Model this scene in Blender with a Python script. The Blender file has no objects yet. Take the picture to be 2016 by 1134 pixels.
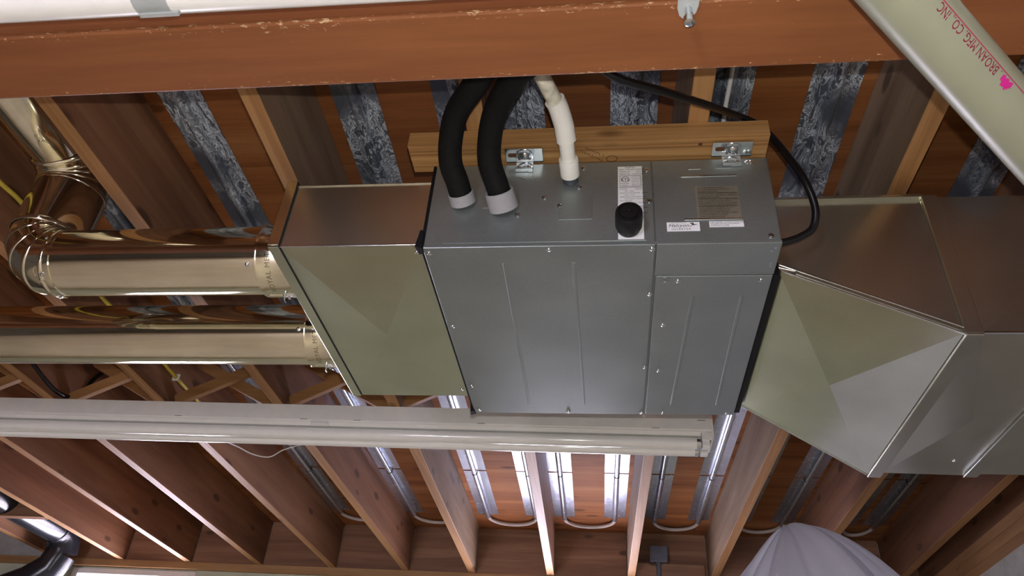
import bpy, math, random
from mathutils import Vector, Matrix
import numpy as np
random.seed(7)
PI = math.pi
Z0 = 2.40                      # height of the air handler's underside above the floor
COL = bpy.context.scene.collection
SC = bpy.context.scene

# ------------------------------------------------------------------ camera
CAM = Vector((.3283, -1.0448, -.8467))
yaw, pit, rol = -.1533, .62, .0811
FWD = Vector((math.sin(yaw)*math.cos(pit), math.cos(yaw)*math.cos(pit), math.sin(pit)))
r0 = Vector((math.cos(yaw), -math.sin(yaw), 0)); u0 = r0.cross(FWD)
RIGHT = math.cos(rol)*r0 + math.sin(rol)*u0
UP = -math.sin(rol)*r0 + math.cos(rol)*u0
cd = bpy.data.cameras.new('camera'); cam = bpy.data.objects.new('camera', cd); COL.objects.link(cam)
cd.sensor_width = 36; cd.lens = 36*1504.9/2016; cd.clip_start = .02
M = Matrix((( RIGHT.x, UP.x, -FWD.x, CAM.x), (RIGHT.y, UP.y, -FWD.y, CAM.y), (RIGHT.z, UP.z, -FWD.z, CAM.z+Z0), (0, 0, 0, 1)))
cam.matrix_world = M
SC.camera = cam

# ------------------------------------------------------------------ world, light, exposure
SC.view_settings.view_transform = 'Standard'; SC.view_settings.look = 'None'
SC.view_settings.gamma = 1; SC.view_settings.use_curve_mapping = False
SC.view_settings.exposure = 0.0
w = bpy.data.worlds.new('overcast_sky'); SC.world = w; w.use_nodes = True
bg = w.node_tree.nodes['Background']; bg.inputs[0].default_value = (.86, .80, 1.0, 1); bg.inputs[1].default_value = 29.0
FLASH_W = 32
fl = bpy.data.lights.new('camera_flash', 'POINT'); fl.energy = FLASH_W; fl.shadow_soft_size = .006; fl.color = (1, .98, .94)
flo = bpy.data.objects.new('camera_flash', fl); COL.objects.link(flo)
flo.location = CAM + Vector((0, 0, Z0)) + UP*.045 + RIGHT*.006
def portal(name, loc, rot, sx, sy):
    l = bpy.data.lights.new(name, 'AREA'); l.shape = 'RECTANGLE'; l.size = sx; l.size_y = sy
    l.cycles.is_portal = True
    o = bpy.data.objects.new(name, l); COL.objects.link(o); o.location = (loc[0], loc[1], loc[2]+Z0); o.rotation_euler = rot
portal('window_portal', (-2.26, 3.10, -.30), (-PI/2, 0, 0), .72, 1.0)
portal('window_portal', (.055, 3.10, -.155), (-PI/2, 0, 0), .77, .69)
portal('added_doorway_portal', (-1.15, -5.05, -1.375), (PI/2, 0, 0), .7, 2.05)  # sampling portal for the added doorway behind the camera

# ------------------------------------------------------------------ node helpers
def mat(name):
    m = bpy.data.materials.new(name); m.use_nodes = True
    nt = m.node_tree; b = nt.nodes['Principled BSDF']
    return m, nt, b
def N(nt, t, **kw):
    n = nt.nodes.new(t)
    for k, v in kw.items():
        if k.startswith('i_'): n.inputs[k[2:].replace('_', ' ')].default_value = v
        else: setattr(n, k, v)
    return n
def L(nt, a, b): nt.links.new(a, b)
def ramp(nt, stops, interp='LINEAR'):
    n = nt.nodes.new('ShaderNodeValToRGB'); n.color_ramp.interpolation = interp
    e = n.color_ramp.elements
    while len(e) < len(stops): e.new(.5)
    for el, (p, c) in zip(e, stops):
        el.position = p; el.color = (*c, 1) if len(c) == 3 else c
    return n
def g3(v): return (v, v, v)
def srgb(r, g, b):
    f = lambda c: ((c/255+.055)/1.055)**2.4 if c > 10 else c/255/12.92
    return (f(r), f(g), f(b))
def coords(nt, scale, rnd=True):
    tc = N(nt, 'ShaderNodeTexCoord'); mp = N(nt, 'ShaderNodeMapping'); mp.inputs['Scale'].default_value = scale
    if rnd:
        oi = N(nt, 'ShaderNodeObjectInfo'); mu = N(nt, 'ShaderNodeVectorMath', operation='SCALE'); mu.inputs[3].default_value = 37.
        cm = N(nt, 'ShaderNodeCombineXYZ')
        for i in range(3): L(nt, oi.outputs['Random'], cm.inputs[i])
        L(nt, cm.outputs[0], mu.inputs[0]); ad = N(nt, 'ShaderNodeVectorMath', operation='ADD')
        L(nt, tc.outputs['Object'], ad.inputs[0]); L(nt, mu.outputs[0], ad.inputs[1]); L(nt, ad.outputs[0], mp.inputs['Vector'])
    else:
        L(nt, tc.outputs['Object'], mp.inputs['Vector'])
    return mp.outputs[0]
def mix(nt, fac, a, b, mode='MIX'):
    n = N(nt, 'ShaderNodeMix', data_type='RGBA', blend_type=mode)
    for s, v in ((n.inputs[0], fac), (n.inputs[6], a), (n.inputs[7], b)):
        if hasattr(v, 'links') or isinstance(v, bpy.types.NodeSocket): L(nt, v, s)
        elif isinstance(v, (int, float)): s.default_value = v
        else: s.default_value = (*v, 1)
    return n.outputs[2]
def bump(nt, b, h, strength, dist):
    n = N(nt, 'ShaderNodeBump'); n.inputs['Strength'].default_value = strength; n.inputs['Distance'].default_value = dist
    L(nt, h, n.inputs['Height']); L(nt, n.outputs[0], b.inputs['Normal'])

def wood(name, dark, mid, light, axis='Y', rough=.6, knots=.5, ring=1.0, spec=.35):
    m, nt, b = mat(name)
    k = 'XYZ'.index(axis)
    def sc(along, across): return tuple(along if i == k else across for i in range(3))
    n1 = N(nt, 'ShaderNodeTexNoise', i_Scale=1., i_Detail=5., i_Roughness=.6, i_Distortion=.9)
    L(nt, coords(nt, sc(.55, 9*ring)), n1.inputs['Vector'])
    n2 = N(nt, 'ShaderNodeTexNoise', i_Scale=1., i_Detail=4., i_Roughness=.7)
    L(nt, coords(nt, sc(7., 190.)), n2.inputs['Vector'])
    n3 = N(nt, 'ShaderNodeTexNoise', i_Scale=1., i_Detail=3., i_Roughness=.5)
    L(nt, coords(nt, sc(1.3, 4.)), n3.inputs['Vector'])
    cr = ramp(nt, [(.25, dark), (.50, mid), (.75, light)]); L(nt, n1.outputs[0], cr.inputs[0])
    fr = ramp(nt, [(.3, g3(.80)), (.6, g3(1.0))]); L(nt, n2.outputs[0], fr.inputs[0])
    c = mix(nt, .75, cr.outputs[0], fr.outputs[0], 'MULTIPLY')
    br = ramp(nt, [(.3, g3(.72)), (.7, g3(1.12))]); L(nt, n3.outputs[0], br.inputs[0])
    c = mix(nt, .8, c, br.outputs[0], 'MULTIPLY')
    vo = N(nt, 'ShaderNodeTexVoronoi', i_Scale=1., i_Randomness=1.)
    L(nt, coords(nt, sc(4.5, 11.)), vo.inputs['Vector'])
    kr = ramp(nt, [(.0, g3(1)), (.13, g3(.9)), (.2, g3(0))]); L(nt, vo.outputs['Distance'], kr.inputs[0])
    sp = N(nt, 'ShaderNodeSeparateColor'); L(nt, vo.outputs['Color'], sp.inputs[0])
    th = N(nt, 'ShaderNodeMath', operation='LESS_THAN'); L(nt, sp.outputs[0], th.inputs[0]); th.inputs[1].default_value = knots
    mu = N(nt, 'ShaderNodeMath', operation='MULTIPLY'); L(nt, kr.outputs[0], mu.inputs[0]); L(nt, th.outputs[0], mu.inputs[1])
    mu2 = N(nt, 'ShaderNodeMath', operation='MULTIPLY'); L(nt, mu.outputs[0], mu2.inputs[0]); mu2.inputs[1].default_value = .8
    c = mix(nt, mu2.outputs[0], c, tuple(.35*x for x in dark))
    L(nt, c, b.inputs['Base Color']); b.inputs['Roughness'].default_value = rough
    b.inputs['Specular IOR Level'].default_value = spec
    bump(nt, b, n2.outputs[0], .25, .002)
    return m

def metal(name, col, rough, metallic=1., spangle=.0, aniso=0, streak=None, nscale=90., bm=.12):
    m, nt, b = mat(name)
    b.inputs['Metallic'].default_value = metallic
    n = N(nt, 'ShaderNodeTexNoise', i_Scale=nscale, i_Detail=3., i_Roughness=.6); L(nt, coords(nt, streak or (1, 1, 1)), n.inputs['Vector'])
    cr = ramp(nt, [(.3, tuple(c*(1-spangle) for c in col)), (.7, tuple(min(1, c*(1+spangle)) for c in col))]); L(nt, n.outputs[0], cr.inputs[0])
    n2 = N(nt, 'ShaderNodeTexNoise', i_Scale=5., i_Detail=2.); L(nt, coords(nt, (1, 1, 1)), n2.inputs['Vector'])
    lo = ramp(nt, [(.3, g3(.86)), (.7, g3(1.06))]); L(nt, n2.outputs[0], lo.inputs[0])
    L(nt, mix(nt, 1., cr.outputs[0], lo.outputs[0], 'MULTIPLY'), b.inputs['Base Color'])
    rr = ramp(nt, [(.3, g3(max(.03, rough*.94))), (.7, g3(rough*1.06))]); L(nt, n.outputs[0], rr.inputs[0])
    L(nt, rr.outputs[0], b.inputs['Roughness'])
    bump(nt, b, n2.outputs[0], bm, .01)
    return m

def plain(name, col, rough=.5, metallic=0., var=.08, scale=30., spec=.5, bmp=0.):
    m, nt, b = mat(name)
    n = N(nt, 'ShaderNodeTexNoise', i_Scale=scale, i_Detail=3.); L(nt, coords(nt, (1, 1, 1)), n.inputs['Vector'])
    cr = ramp(nt, [(.3, tuple(c*(1-var) for c in col)), (.7, tuple(min(1, c*(1+var)) for c in col))]); L(nt, n.outputs[0], cr.inputs[0])
    L(nt, cr.outputs[0], b.inputs['Base Color']); b.inputs['Roughness'].default_value = rough; b.inputs['Metallic'].default_value = metallic
    b.inputs['Specular IOR Level'].default_value = spec
    if bmp: bump(nt, b, n.outputs[0], .5, bmp)
    return m

MT = {}
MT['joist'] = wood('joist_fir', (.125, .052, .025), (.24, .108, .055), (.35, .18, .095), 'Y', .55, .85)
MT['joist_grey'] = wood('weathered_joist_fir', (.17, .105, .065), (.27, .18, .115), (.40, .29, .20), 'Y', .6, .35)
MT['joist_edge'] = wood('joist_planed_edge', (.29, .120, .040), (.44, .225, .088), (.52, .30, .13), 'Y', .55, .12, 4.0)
MT['joist_x'] = wood('blocking_fir', (.135, .062, .034), (.27, .135, .073), (.44, .25, .145), 'X', .55, .45)
MT['ply'] = wood('plywood_subfloor', (.16, .050, .014), (.28, .102, .031), (.38, .165, .058), 'X', .7, .6, 1.0, .12)
MT['board'] = wood('pine_board', (.17, .065, .018), (.46, .245, .09), (.64, .40, .18), 'X', .5, .6, 6.)
MT['sill'] = wood('sill_fir', (.22, .11, .045), (.40, .22, .09), (.52, .31, .14), 'X', .6, .3)
MT['sill_y'] = wood('sill_fir_side', (.20, .09, .035), (.36, .18, .07), (.48, .27, .12), 'Y', .6, .3)
MT['strut'] = wood('bridging_pine', (.32, .15, .05), (.46, .24, .09), (.56, .32, .14), 'X', .6, .1)
MT['duct'] = metal('bright_galvanised_duct', (.92, .89, .73), .085, spangle=.05, streak=(.25, 1, 1), nscale=60, bm=.03)
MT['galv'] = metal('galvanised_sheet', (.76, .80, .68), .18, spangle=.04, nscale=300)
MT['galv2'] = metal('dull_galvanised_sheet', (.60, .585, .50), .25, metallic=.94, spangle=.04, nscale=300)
MT['unit'] = metal('grey_coated_steel', (.29, .325, .32), .36, metallic=.68, spangle=.05, nscale=260)
MT['zinc'] = metal('zinc_plated_steel', (.72, .76, .80), .18, spangle=.06)
MT['white_enamel'] = plain('white_enamel', (.80, .80, .77), .30, var=.03)
MT['tube'] = plain('fluorescent_glass', (.86, .86, .81), .12, var=.02, spec=.6)
MT['pvc'] = plain('white_pvc', (.90, .89, .85), .28, var=.03)
MT['pvc_dirty'] = plain('scuffed_pvc', (.66, .62, .52), .42, var=.30, scale=60)
MT['vac'] = plain('beige_vacuum_tube', (.26, .265, .185), .34, var=.04)
MT['foam'] = plain('black_foam_hose', (.0065, .0065, .007), .7, var=.3, scale=200, spec=.18)
MT['rubber'] = plain('black_rubber', (.005, .005, .006), .42, var=.2)
MT['cable'] = plain('black_cable', (.005, .005, .006), .32, var=.2)
MT['greyfoam'] = plain('grey_foam_collar', (.34, .34, .36), .85, var=.06, scale=300)
MT['whitecable'] = plain('white_cable', (.88, .87, .84), .4)
MT['yellow'] = plain('yellow_cable', (.62, .47, .06), .45)
MT['label'] = plain('white_label', (.80, .80, .82), .4, var=.01)
MT['foil'] = metal('foil_label', (.36, .34, .27), .34, metallic=.55, spangle=.05)
MT['ink'] = plain('black_ink', (.03, .03, .035), .5)
MT['redink'] = plain('red_ink', (.40, .018, .075), .5)
MT['magink'] = plain('magenta_ink', (.55, .012, .22), .5)
MT['pex'] = plain('pex_tube', (.56, .50, .46), .35, var=.05)
MT['abs'] = plain('black_stove_pipe', (.018, .019, .024), .22, var=.1)
MT['frame'] = plain('white_window_frame', (.78, .76, .72), .5, var=.04)
MT['greybox'] = plain('grey_box', (.12, .125, .15), .5, var=.15)
MT['strap'] = plain('grey_strap', (.42, .45, .45), .5, .1)
MT['dark'] = plain('dark_gap', (.01, .01, .01), .8)
MT['glue'] = plain('stamp_ink', (.10, .035, .012), .6)

def plate_mat():
    m, nt, b = mat('aluminium_plate')
    v = coords(nt, (1, 1, 1))
    n = N(nt, 'ShaderNodeTexNoise', i_Scale=34., i_Detail=7., i_Roughness=.72, i_Distortion=1.4); L(nt, coords(nt, (1, .45, 1)), n.inputs['Vector'])
    c1 = ramp(nt, [(.30, g3(0)), (.465, g3(.06)), (.50, g3(1.0)), (.535, g3(.10)), (.60, g3(.30)), (.72, g3(.8))]); L(nt, n.outputs[0], c1.inputs[0])
    n2 = N(nt, 'ShaderNodeTexNoise', i_Scale=5.5, i_Detail=2.); L(nt, v, n2.inputs['Vector'])
    msk = ramp(nt, [(.38, g3(.05)), (.55, g3(1))]); L(nt, n2.outputs[0], msk.inputs[0])
    mu = N(nt, 'ShaderNodeMath', operation='MULTIPLY'); L(nt, c1.outputs[0], mu.inputs[0]); L(nt, msk.outputs[0], mu.inputs[1])
    vo = N(nt, 'ShaderNodeTexVoronoi', i_Scale=150.); L(nt, v, vo.inputs['Vector'])
    sk = ramp(nt, [(.16, g3(1)), (.26, g3(0))]); L(nt, vo.outputs['Distance'], sk.inputs[0])
    n3 = N(nt, 'ShaderNodeTexNoise', i_Scale=11., i_Detail=1.); L(nt, v, n3.inputs['Vector'])
    s3 = ramp(nt, [(.52, g3(0)), (.62, g3(.8))]); L(nt, n3.outputs[0], s3.inputs[0])
    mu2 = N(nt, 'ShaderNodeMath', operation='MULTIPLY'); L(nt, sk.outputs[0], mu2.inputs[0]); L(nt, s3.outputs[0], mu2.inputs[1])
    mx = N(nt, 'ShaderNodeMath', operation='MAXIMUM'); L(nt, mu.outputs[0], mx.inputs[0]); L(nt, mu2.outputs[0], mx.inputs[1])
    c = mix(nt, mx.outputs[0], (.17, .195, .25), (.85, .93, 1.0)); L(nt, c, b.inputs['Base Color'])
    me = ramp(nt, [(0, g3(.65)), (1, g3(.0))]); L(nt, mx.outputs[0], me.inputs[0]); L(nt, me.outputs[0], b.inputs['Metallic'])
    ro = ramp(nt, [(0, g3(.30)), (1, g3(.6))]); L(nt, mx.outputs[0], ro.inputs[0]); L(nt, ro.outputs[0], b.inputs['Roughness'])
    bump(nt, b, n.outputs[0], .15, .003)
    return m
MT['plate'] = plate_mat()
MT['plate_clean'] = metal('clean_aluminium_plate', (.52, .56, .64), .26, spangle=.10, nscale=60, metallic=.9)

def beam_mat():
    m, nt, b = mat('red_oxide_paint')
    tc = N(nt, 'ShaderNodeTexCoord')
    n = N(nt, 'ShaderNodeTexNoise', i_Scale=1., i_Detail=5., i_Roughness=.6); L(nt, coords(nt, (3, 40, 40), False), n.inputs['Vector'])
    cr = ramp(nt, [(.3, (.19, .064, .022)), (.7, (.25, .090, .031))]); L(nt, n.outputs[0], cr.inputs[0])
    # chipped paint along the flange edges
    ch = N(nt, 'ShaderNodeTexNoise', i_Scale=1., i_Detail=4., i_Roughness=.75); L(nt, coords(nt, (70, 190, 190), False), ch.inputs['Vector'])
    cl = N(nt, 'ShaderNodeTexNoise', i_Scale=1., i_Detail=1.); L(nt, coords(nt, (5, 0, 0), False), cl.inputs['Vector'])
    sx = N(nt, 'ShaderNodeSeparateXYZ'); L(nt, tc.outputs['Object'], sx.inputs[0])
    ab = N(nt, 'ShaderNodeMath', operation='ABSOLUTE'); L(nt, sx.outputs['Y'], ab.inputs[0])
    ed = N(nt, 'ShaderNodeMapRange'); ed.inputs['From Min'].default_value = .028; ed.inputs['From Max'].default_value = .052; ed.inputs['To Min'].default_value = 0; ed.inputs['To Max'].default_value = .16
    L(nt, ab.outputs[0], ed.inputs['Value'])
    a1 = N(nt, 'ShaderNodeMath', operation='ADD'); L(nt, ch.outputs[0], a1.inputs[0]); L(nt, ed.outputs[0], a1.inputs[1])
    a2 = N(nt, 'ShaderNodeMath', operation='MULTIPLY_ADD'); L(nt, cl.outputs[0], a2.inputs[0]); a2.inputs[1].default_value = .22; L(nt, a1.outputs[0], a2.inputs[2])
    th = ramp(nt, [(.845, g3(0)), (.87, g3(1))]); L(nt, a2.outputs[0], th.inputs[0])
    c = mix(nt, th.outputs[0], cr.outputs[0], (.50, .33, .17)); L(nt, c, b.inputs['Base Color'])
    b.inputs['Roughness'].default_value = .5; b.inputs['Specular IOR Level'].default_value = .3
    bump(nt, b, n.outputs[0], .15, .002)
    return m
MT['beam'] = beam_mat()

def concrete(name, a, c2, scale=4., rough=.85):
    m, nt, b = mat(name)
    n = N(nt, 'ShaderNodeTexNoise', i_Scale=scale, i_Detail=8., i_Roughness=.65); L(nt, coords(nt, (1, 1, 1), False), n.inputs['Vector'])
    cr = ramp(nt, [(.32, a), (.68, c2)]); L(nt, n.outputs[0], cr.inputs[0]); L(nt, cr.outputs[0], b.inputs['Base Color'])
    b.inputs['Roughness'].default_value = rough; bump(nt, b, n.outputs[0], .5, .008)
    return m
MT['conc'] = concrete('green_grey_concrete', (.42, .45, .32), (.58, .60, .44))
MT['plaster'] = concrete('grey_plaster', (.34, .33, .30), (.52, .51, .47), 9.)
MT['dimwall'] = concrete('darkened_wall_concrete', (.07, .065, .05), (.16, .15, .12), 3.)  # unseen left and back walls, darkened to cut light bounced around the room
MT['floor'] = concrete('pale_concrete_floor', (.76, .70, .50), (.86, .80, .60), 2., .55)

def glass_mat():
    m, nt, b = mat('window_glass'); out = nt.nodes['Material Output']
    t = N(nt, 'ShaderNodeBsdfTransparent'); g = N(nt, 'ShaderNodeBsdfGlossy'); g.inputs['Roughness'].default_value = .02
    x = N(nt, 'ShaderNodeMixShader'); x.inputs[0].default_value = .06
    L(nt, t.outputs[0], x.inputs[1]); L(nt, g.outputs[0], x.inputs[2]); L(nt, x.outputs[0], out.inputs[0])
    return m
MT['glass'] = glass_mat()
def plastic_mat():
    m, nt, b = mat('milky_plastic_sheet'); out = nt.nodes['Material Output']
    b.inputs['Base Color'].default_value = (.92, .92, .95, 1); b.inputs['Roughness'].default_value = .3
    n = N(nt, 'ShaderNodeTexNoise', i_Scale=14., i_Detail=4.); L(nt, coords(nt, (1, 1, 1)), n.inputs['Vector']); bump(nt, b, n.outputs[0], .3, .02)
    t = N(nt, 'ShaderNodeBsdfTranslucent'); t.inputs[0].default_value = (.75, .78, .88, 1)
    p = N(nt, 'ShaderNodeBsdfTransparent')
    x = N(nt, 'ShaderNodeMixShader'); x.inputs[0].default_value = .4
    y = N(nt, 'ShaderNodeMixShader'); y.inputs[0].default_value = .10
    L(nt, b.outputs[0], x.inputs[1]); L(nt, t.outputs[0], x.inputs[2]); L(nt, x.outputs[0], y.inputs[1]); L(nt, p.outputs[0], y.inputs[2]); L(nt, y.outputs[0], out.inputs[0])
    return m
MT['sheet'] = plastic_mat()
def clear_mat():
    m, nt, b = mat('clear_hose'); b.inputs['Base Color'].default_value = (.06, .07, .09, 1); b.inputs['Roughness'].default_value = .1
    n = N(nt, 'ShaderNodeTexNoise', i_Scale=20.); L(nt, coords(nt, (1, 1, 1)), n.inputs['Vector']); bump(nt, b, n.outputs[0], .1, .002)
    return m
MT['clear'] = clear_mat()

# ------------------------------------------------------------------ geometry helpers
WL = {}                                   # world position of each object's origin
def V3(p): return Vector(p)
class MB:
    def __init__(s): s.v = []; s.f = []
    def poly(s, pts, flip=False):
        i = len(s.v); s.v += [tuple(p) for p in pts]; r = list(range(i, i+len(pts))); s.f.append(r[::-1] if flip else r); return s
    def hexa(s, c):                      # 8 corners: bottom 4 ccw, top 4 ccw
        i = len(s.v); s.v += [tuple(p) for p in c]
        s.f += [[i+k for k in q] for q in ((3, 2, 1, 0), (4, 5, 6, 7), (0, 1, 5, 4), (1, 2, 6, 5), (2, 3, 7, 6), (3, 0, 4, 7))]; return s
    def box(s, x0, x1, y0, y1, z0, z1):
        return s.hexa([(x0, y0, z0), (x1, y0, z0), (x1, y1, z0), (x0, y1, z0), (x0, y0, z1), (x1, y0, z1), (x1, y1, z1), (x0, y1, z1)])
    def bar(s, a, b, wx, wy, upv=(0, 0, 1)):    # rectangular bar from a to b
        a, b = V3(a), V3(b); t = (b-a).normalized(); x = t.cross(V3(upv)).normalized(); y = x.cross(t)
        c = []
        for p in (a, b):
            for sx, sy in ((-1, -1), (1, -1), (1, 1), (-1, 1)): c.append(p + x*sx*wx/2 + y*sy*wy/2)
        return s.hexa(c)
    def prof(s, pts2, x0, x1, fn, caps=True):   # closed 2-D profile pts2 extruded from x0 to x1; fn(t,u,v)->point
        i = len(s.v); n = len(pts2)
        s.v += [tuple(fn(x0, *p)) for p in pts2] + [tuple(fn(x1, *p)) for p in pts2]
        for k in range(n): s.f.append([i+k, i+(k+1) % n, i+n+(k+1) % n, i+n+k])
        if caps: s.f.append([i+k for k in range(n)][::-1]); s.f.append([i+n+k for k in range(n)])
        return s
    def tube(s, path, rad, n=20, caps=True):
        path = [V3(p) for p in path]; m = len(path)
        rad = rad if isinstance(rad, (list, tuple)) else [rad]*m
        T = [(path[min(k+1, m-1)]-path[max(k-1, 0)]).normalized() for k in range(m)]
        for k in range(1, m-1):
            if (path[k+1]-path[k]).length < 1e-6 or (path[k]-path[k-1]).length < 1e-6: T[k] = T[k-1]
        a = T[0].orthogonal().normalized(); i0 = len(s.v)
        for k in range(m):
            a = (a - T[k]*a.dot(T[k])).normalized(); b = T[k].cross(a)
            # mitre: keep the section round seen along each neighbour
            for q in range(n):
                th = 2*PI*q/n; s.v.append(tuple(path[k] + (a*math.cos(th)+b*math.sin(th))*rad[k]))
        for k in range(m-1):
            for q in range(n):
                s.f.append([i0+k*n+q, i0+k*n+(q+1) % n, i0+(k+1)*n+(q+1) % n, i0+(k+1)*n+q])
        if caps:
            s.f.append([i0+q for q in range(n)][::-1]); s.f.append([i0+(m-1)*n+q for q in range(n)])
        return s
    def lathe(s, o, axis, prof, n=24, caps=True):   # prof: [(distance along axis, radius)]
        o = V3(o); ax = V3(axis).normalized()
        a = ax.orthogonal().normalized(); b = ax.cross(a); i0 = len(s.v); m = len(prof)
        for d, r in prof:
            for q in range(n):
                th = 2*PI*q/n; s.v.append(tuple(o + ax*d + (a*math.cos(th)+b*math.sin(th))*r))
        for k in range(m-1):
            for q in range(n): s.f.append([i0+k*n+q, i0+k*n+(q+1) % n, i0+(k+1)*n+(q+1) % n, i0+(k+1)*n+q])
        if caps: s.f.append([i0+q for q in range(n)][::-1]); s.f.append([i0+(m-1)*n+q for q in range(n)])
        return s
    def build(s, name, material, parent=None, smooth=None, bevel=0., label=None):
        v = np.array(s.v, float); lo, hi = v.min(0), v.max(0)
        o = np.array(((lo[0]+hi[0])/2, (lo[1]+hi[1])/2, lo[2]))
        me = bpy.data.meshes.new(name); me.from_pydata([tuple(p) for p in (v-o)], [], s.f); me.update()
        me.materials.append(MT[material] if isinstance(material, str) else material)
        if smooth:
            me.shade_smooth(); me.set_sharp_from_angle(angle=math.radians(smooth))
        ob = bpy.data.objects.new(name, me); COL.objects.link(ob)
        put(ob, Vector(o), parent)
        if bevel:
            md = ob.modifiers.new('bevel', 'BEVEL'); md.width = bevel; md.segments = 2; md.limit_method = 'ANGLE'; md.angle_limit = math.radians(40)
        if label: ob['label'] = label
        return ob
def put(ob, o, parent):                    # o in scene coordinates (z from the unit's underside)
    WL[ob.name] = Vector(o)
    if parent:
        ob.parent = parent; ob.location = Vector(o) - WL[parent.name]
    else:
        ob.location = Vector(o) + Vector((0, 0, Z0))
def thing(name, label, cat, group=None):
    o = bpy.data.objects.new(name, None); COL.objects.link(o); o.empty_display_size = .05
    WL[o.name] = Vector((0, 0, 0)); o.location = (0, 0, Z0)
    return tag(o, label, cat, group)
def tag(o, label, cat, group=None):
    o['label'] = label; o['category'] = cat
    if group: o['group'] = group
    return o
def struct(o): o['kind'] = 'structure'; return o
def struct_root(name):
    o = bpy.data.objects.new(name, None); COL.objects.link(o); WL[o.name] = Vector((0, 0, 0)); o.location = (0, 0, Z0); o['kind'] = 'structure'; return o
def settle():                              # move every root empty to the base of its parts
    for o in list(bpy.data.objects):
        if o.type == 'EMPTY' and o.parent is None and o.children:
            lo = Vector((1e9,)*3); hi = -lo
            for c in o.children:
                if c.type != 'MESH': continue
                R = c.rotation_euler.to_matrix()
                for k in c.bound_box:
                    p = R @ Vector(k) + c.location
                    lo = Vector(map(min, lo, p)); hi = Vector(map(max, hi, p))
            base = Vector(((lo.x+hi.x)/2, (lo.y+hi.y)/2, lo.z))
            o.location = o.location + base
            for c in o.children: c.location = c.location - base
def spline(pts, n=8):
    p = [V3(q) for q in pts]; p = [p[0]*2-p[1]] + p + [p[-1]*2-p[-2]]; out = []
    for i in range(1, len(p)-2):
        for k in range(n):
            t = k/n; a, b, c, d = p[i-1:i+3]
            out.append(.5*((2*b)+(c-a)*t+(2*a-5*b+4*c-d)*t*t+(3*b-a-3*c+d)*t**3))
    out.append(p[-2]); return out
def inst(me, name, loc, normal, parent, spin=0.):
    ob = bpy.data.objects.new(name, me); COL.objects.link(ob)
    q = V3(normal).to_track_quat('Z', 'Y'); ob.rotation_euler = (q.to_matrix() @ Matrix.Rotation(spin, 3, 'Z')).to_euler()
    put(ob, V3(loc), parent); return ob
def shared(mb, name, material, smooth=40):
    me = bpy.data.meshes.new(name); me.from_pydata(mb.v, [], mb.f); me.update(); me.materials.append(MT[material])
    me.shade_smooth(); me.set_sharp_from_angle(angle=math.radians(smooth)); return me
SCREW = shared(MB().lathe((0, 0, 0), (0, 0, 1), [(0, .0052), (.0008, .0052), (.0010, .0040), (.0024, .0034), (.0032, .0016)], 12), 'screw', 'zinc')
def text_mesh(body, size, shear=0., align='LEFT', extrude=.0002, space=1.):
    cu = bpy.data.curves.new('txt', 'FONT'); cu.body = body; cu.size = size; cu.shear = shear; cu.align_x = align; cu.extrude = extrude; cu.resolution_u = 2; cu.space_character = space
    o = bpy.data.objects.new('txt', cu); me = bpy.data.meshes.new_from_object(o)
    v = [tuple(x.co) for x in me.vertices]; f = [list(p.vertices) for p in me.polygons]
    bpy.data.objects.remove(o); bpy.data.curves.remove(cu); bpy.data.meshes.remove(me)
    return v, f
def text_on(mb, body, size, fn, **kw):      # fn maps text (u, v, w) to a scene point
    v, f = text_mesh(body, size, **kw); i = len(mb.v)
    mb.v += [tuple(fn(*p)) for p in v]; mb.f += [[i+k for k in q] for q in f]; return mb

# ================================================================== THE SETTING
JB = .247; ZS = .482
XL, XR, YB, YF = -4.6, 1.80, -5.0, 3.02
struct(MB().box(XL-.2, XR+.3, YB-.2, YF+.3, -Z0-.1, -Z0).build('floor', 'floor'))
# far wall with two window openings
W1 = (-2.62, -1.90, -.80, .20); W2 = (-.33, .44, -.50, .19)
fw = MB()
ysf, ybf = YF, YF+.22
fw.box(XL, W1[0], ysf, ybf, -Z0, .209).box(W1[1], W2[0], ysf, ybf, -Z0, .209).box(W2[1], XR+.3, ysf, ybf, -Z0, .209)
for W in (W1, W2):
    fw.box(W[0], W[1], ysf, ybf, -Z0, W[2]).box(W[0], W[1], ysf, ybf, W[3], .209)
struct(fw.build('wall_far', 'conc'))
struct(MB().box(XR, XR+.2, YB, YF+.22, -Z0, .123).build('wall_right', 'plaster'))
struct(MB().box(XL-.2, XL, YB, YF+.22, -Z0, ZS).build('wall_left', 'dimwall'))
struct(MB().box(XL-.2, XR+.2, 3.0385, 3.13, JB+.0005, ZS-.0005).build('trim_1', 'plaster'))
struct(MB().box(XR+.03, XR+.2, YB, 3.038, JB+.0005, ZS-.0005).build('trim_2', 'joist'))
bw = MB().box(XL, -1.5, YB-.2, YB, -Z0, ZS).box(-.8, XR, YB-.2, YB, -Z0, ZS).box(-1.5, -.8, YB-.2, YB, -.35, ZS)   # unseen doorway, added to let more daylight onto the floor
struct(bw.build('wall_back', 'dimwall'))
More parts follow.
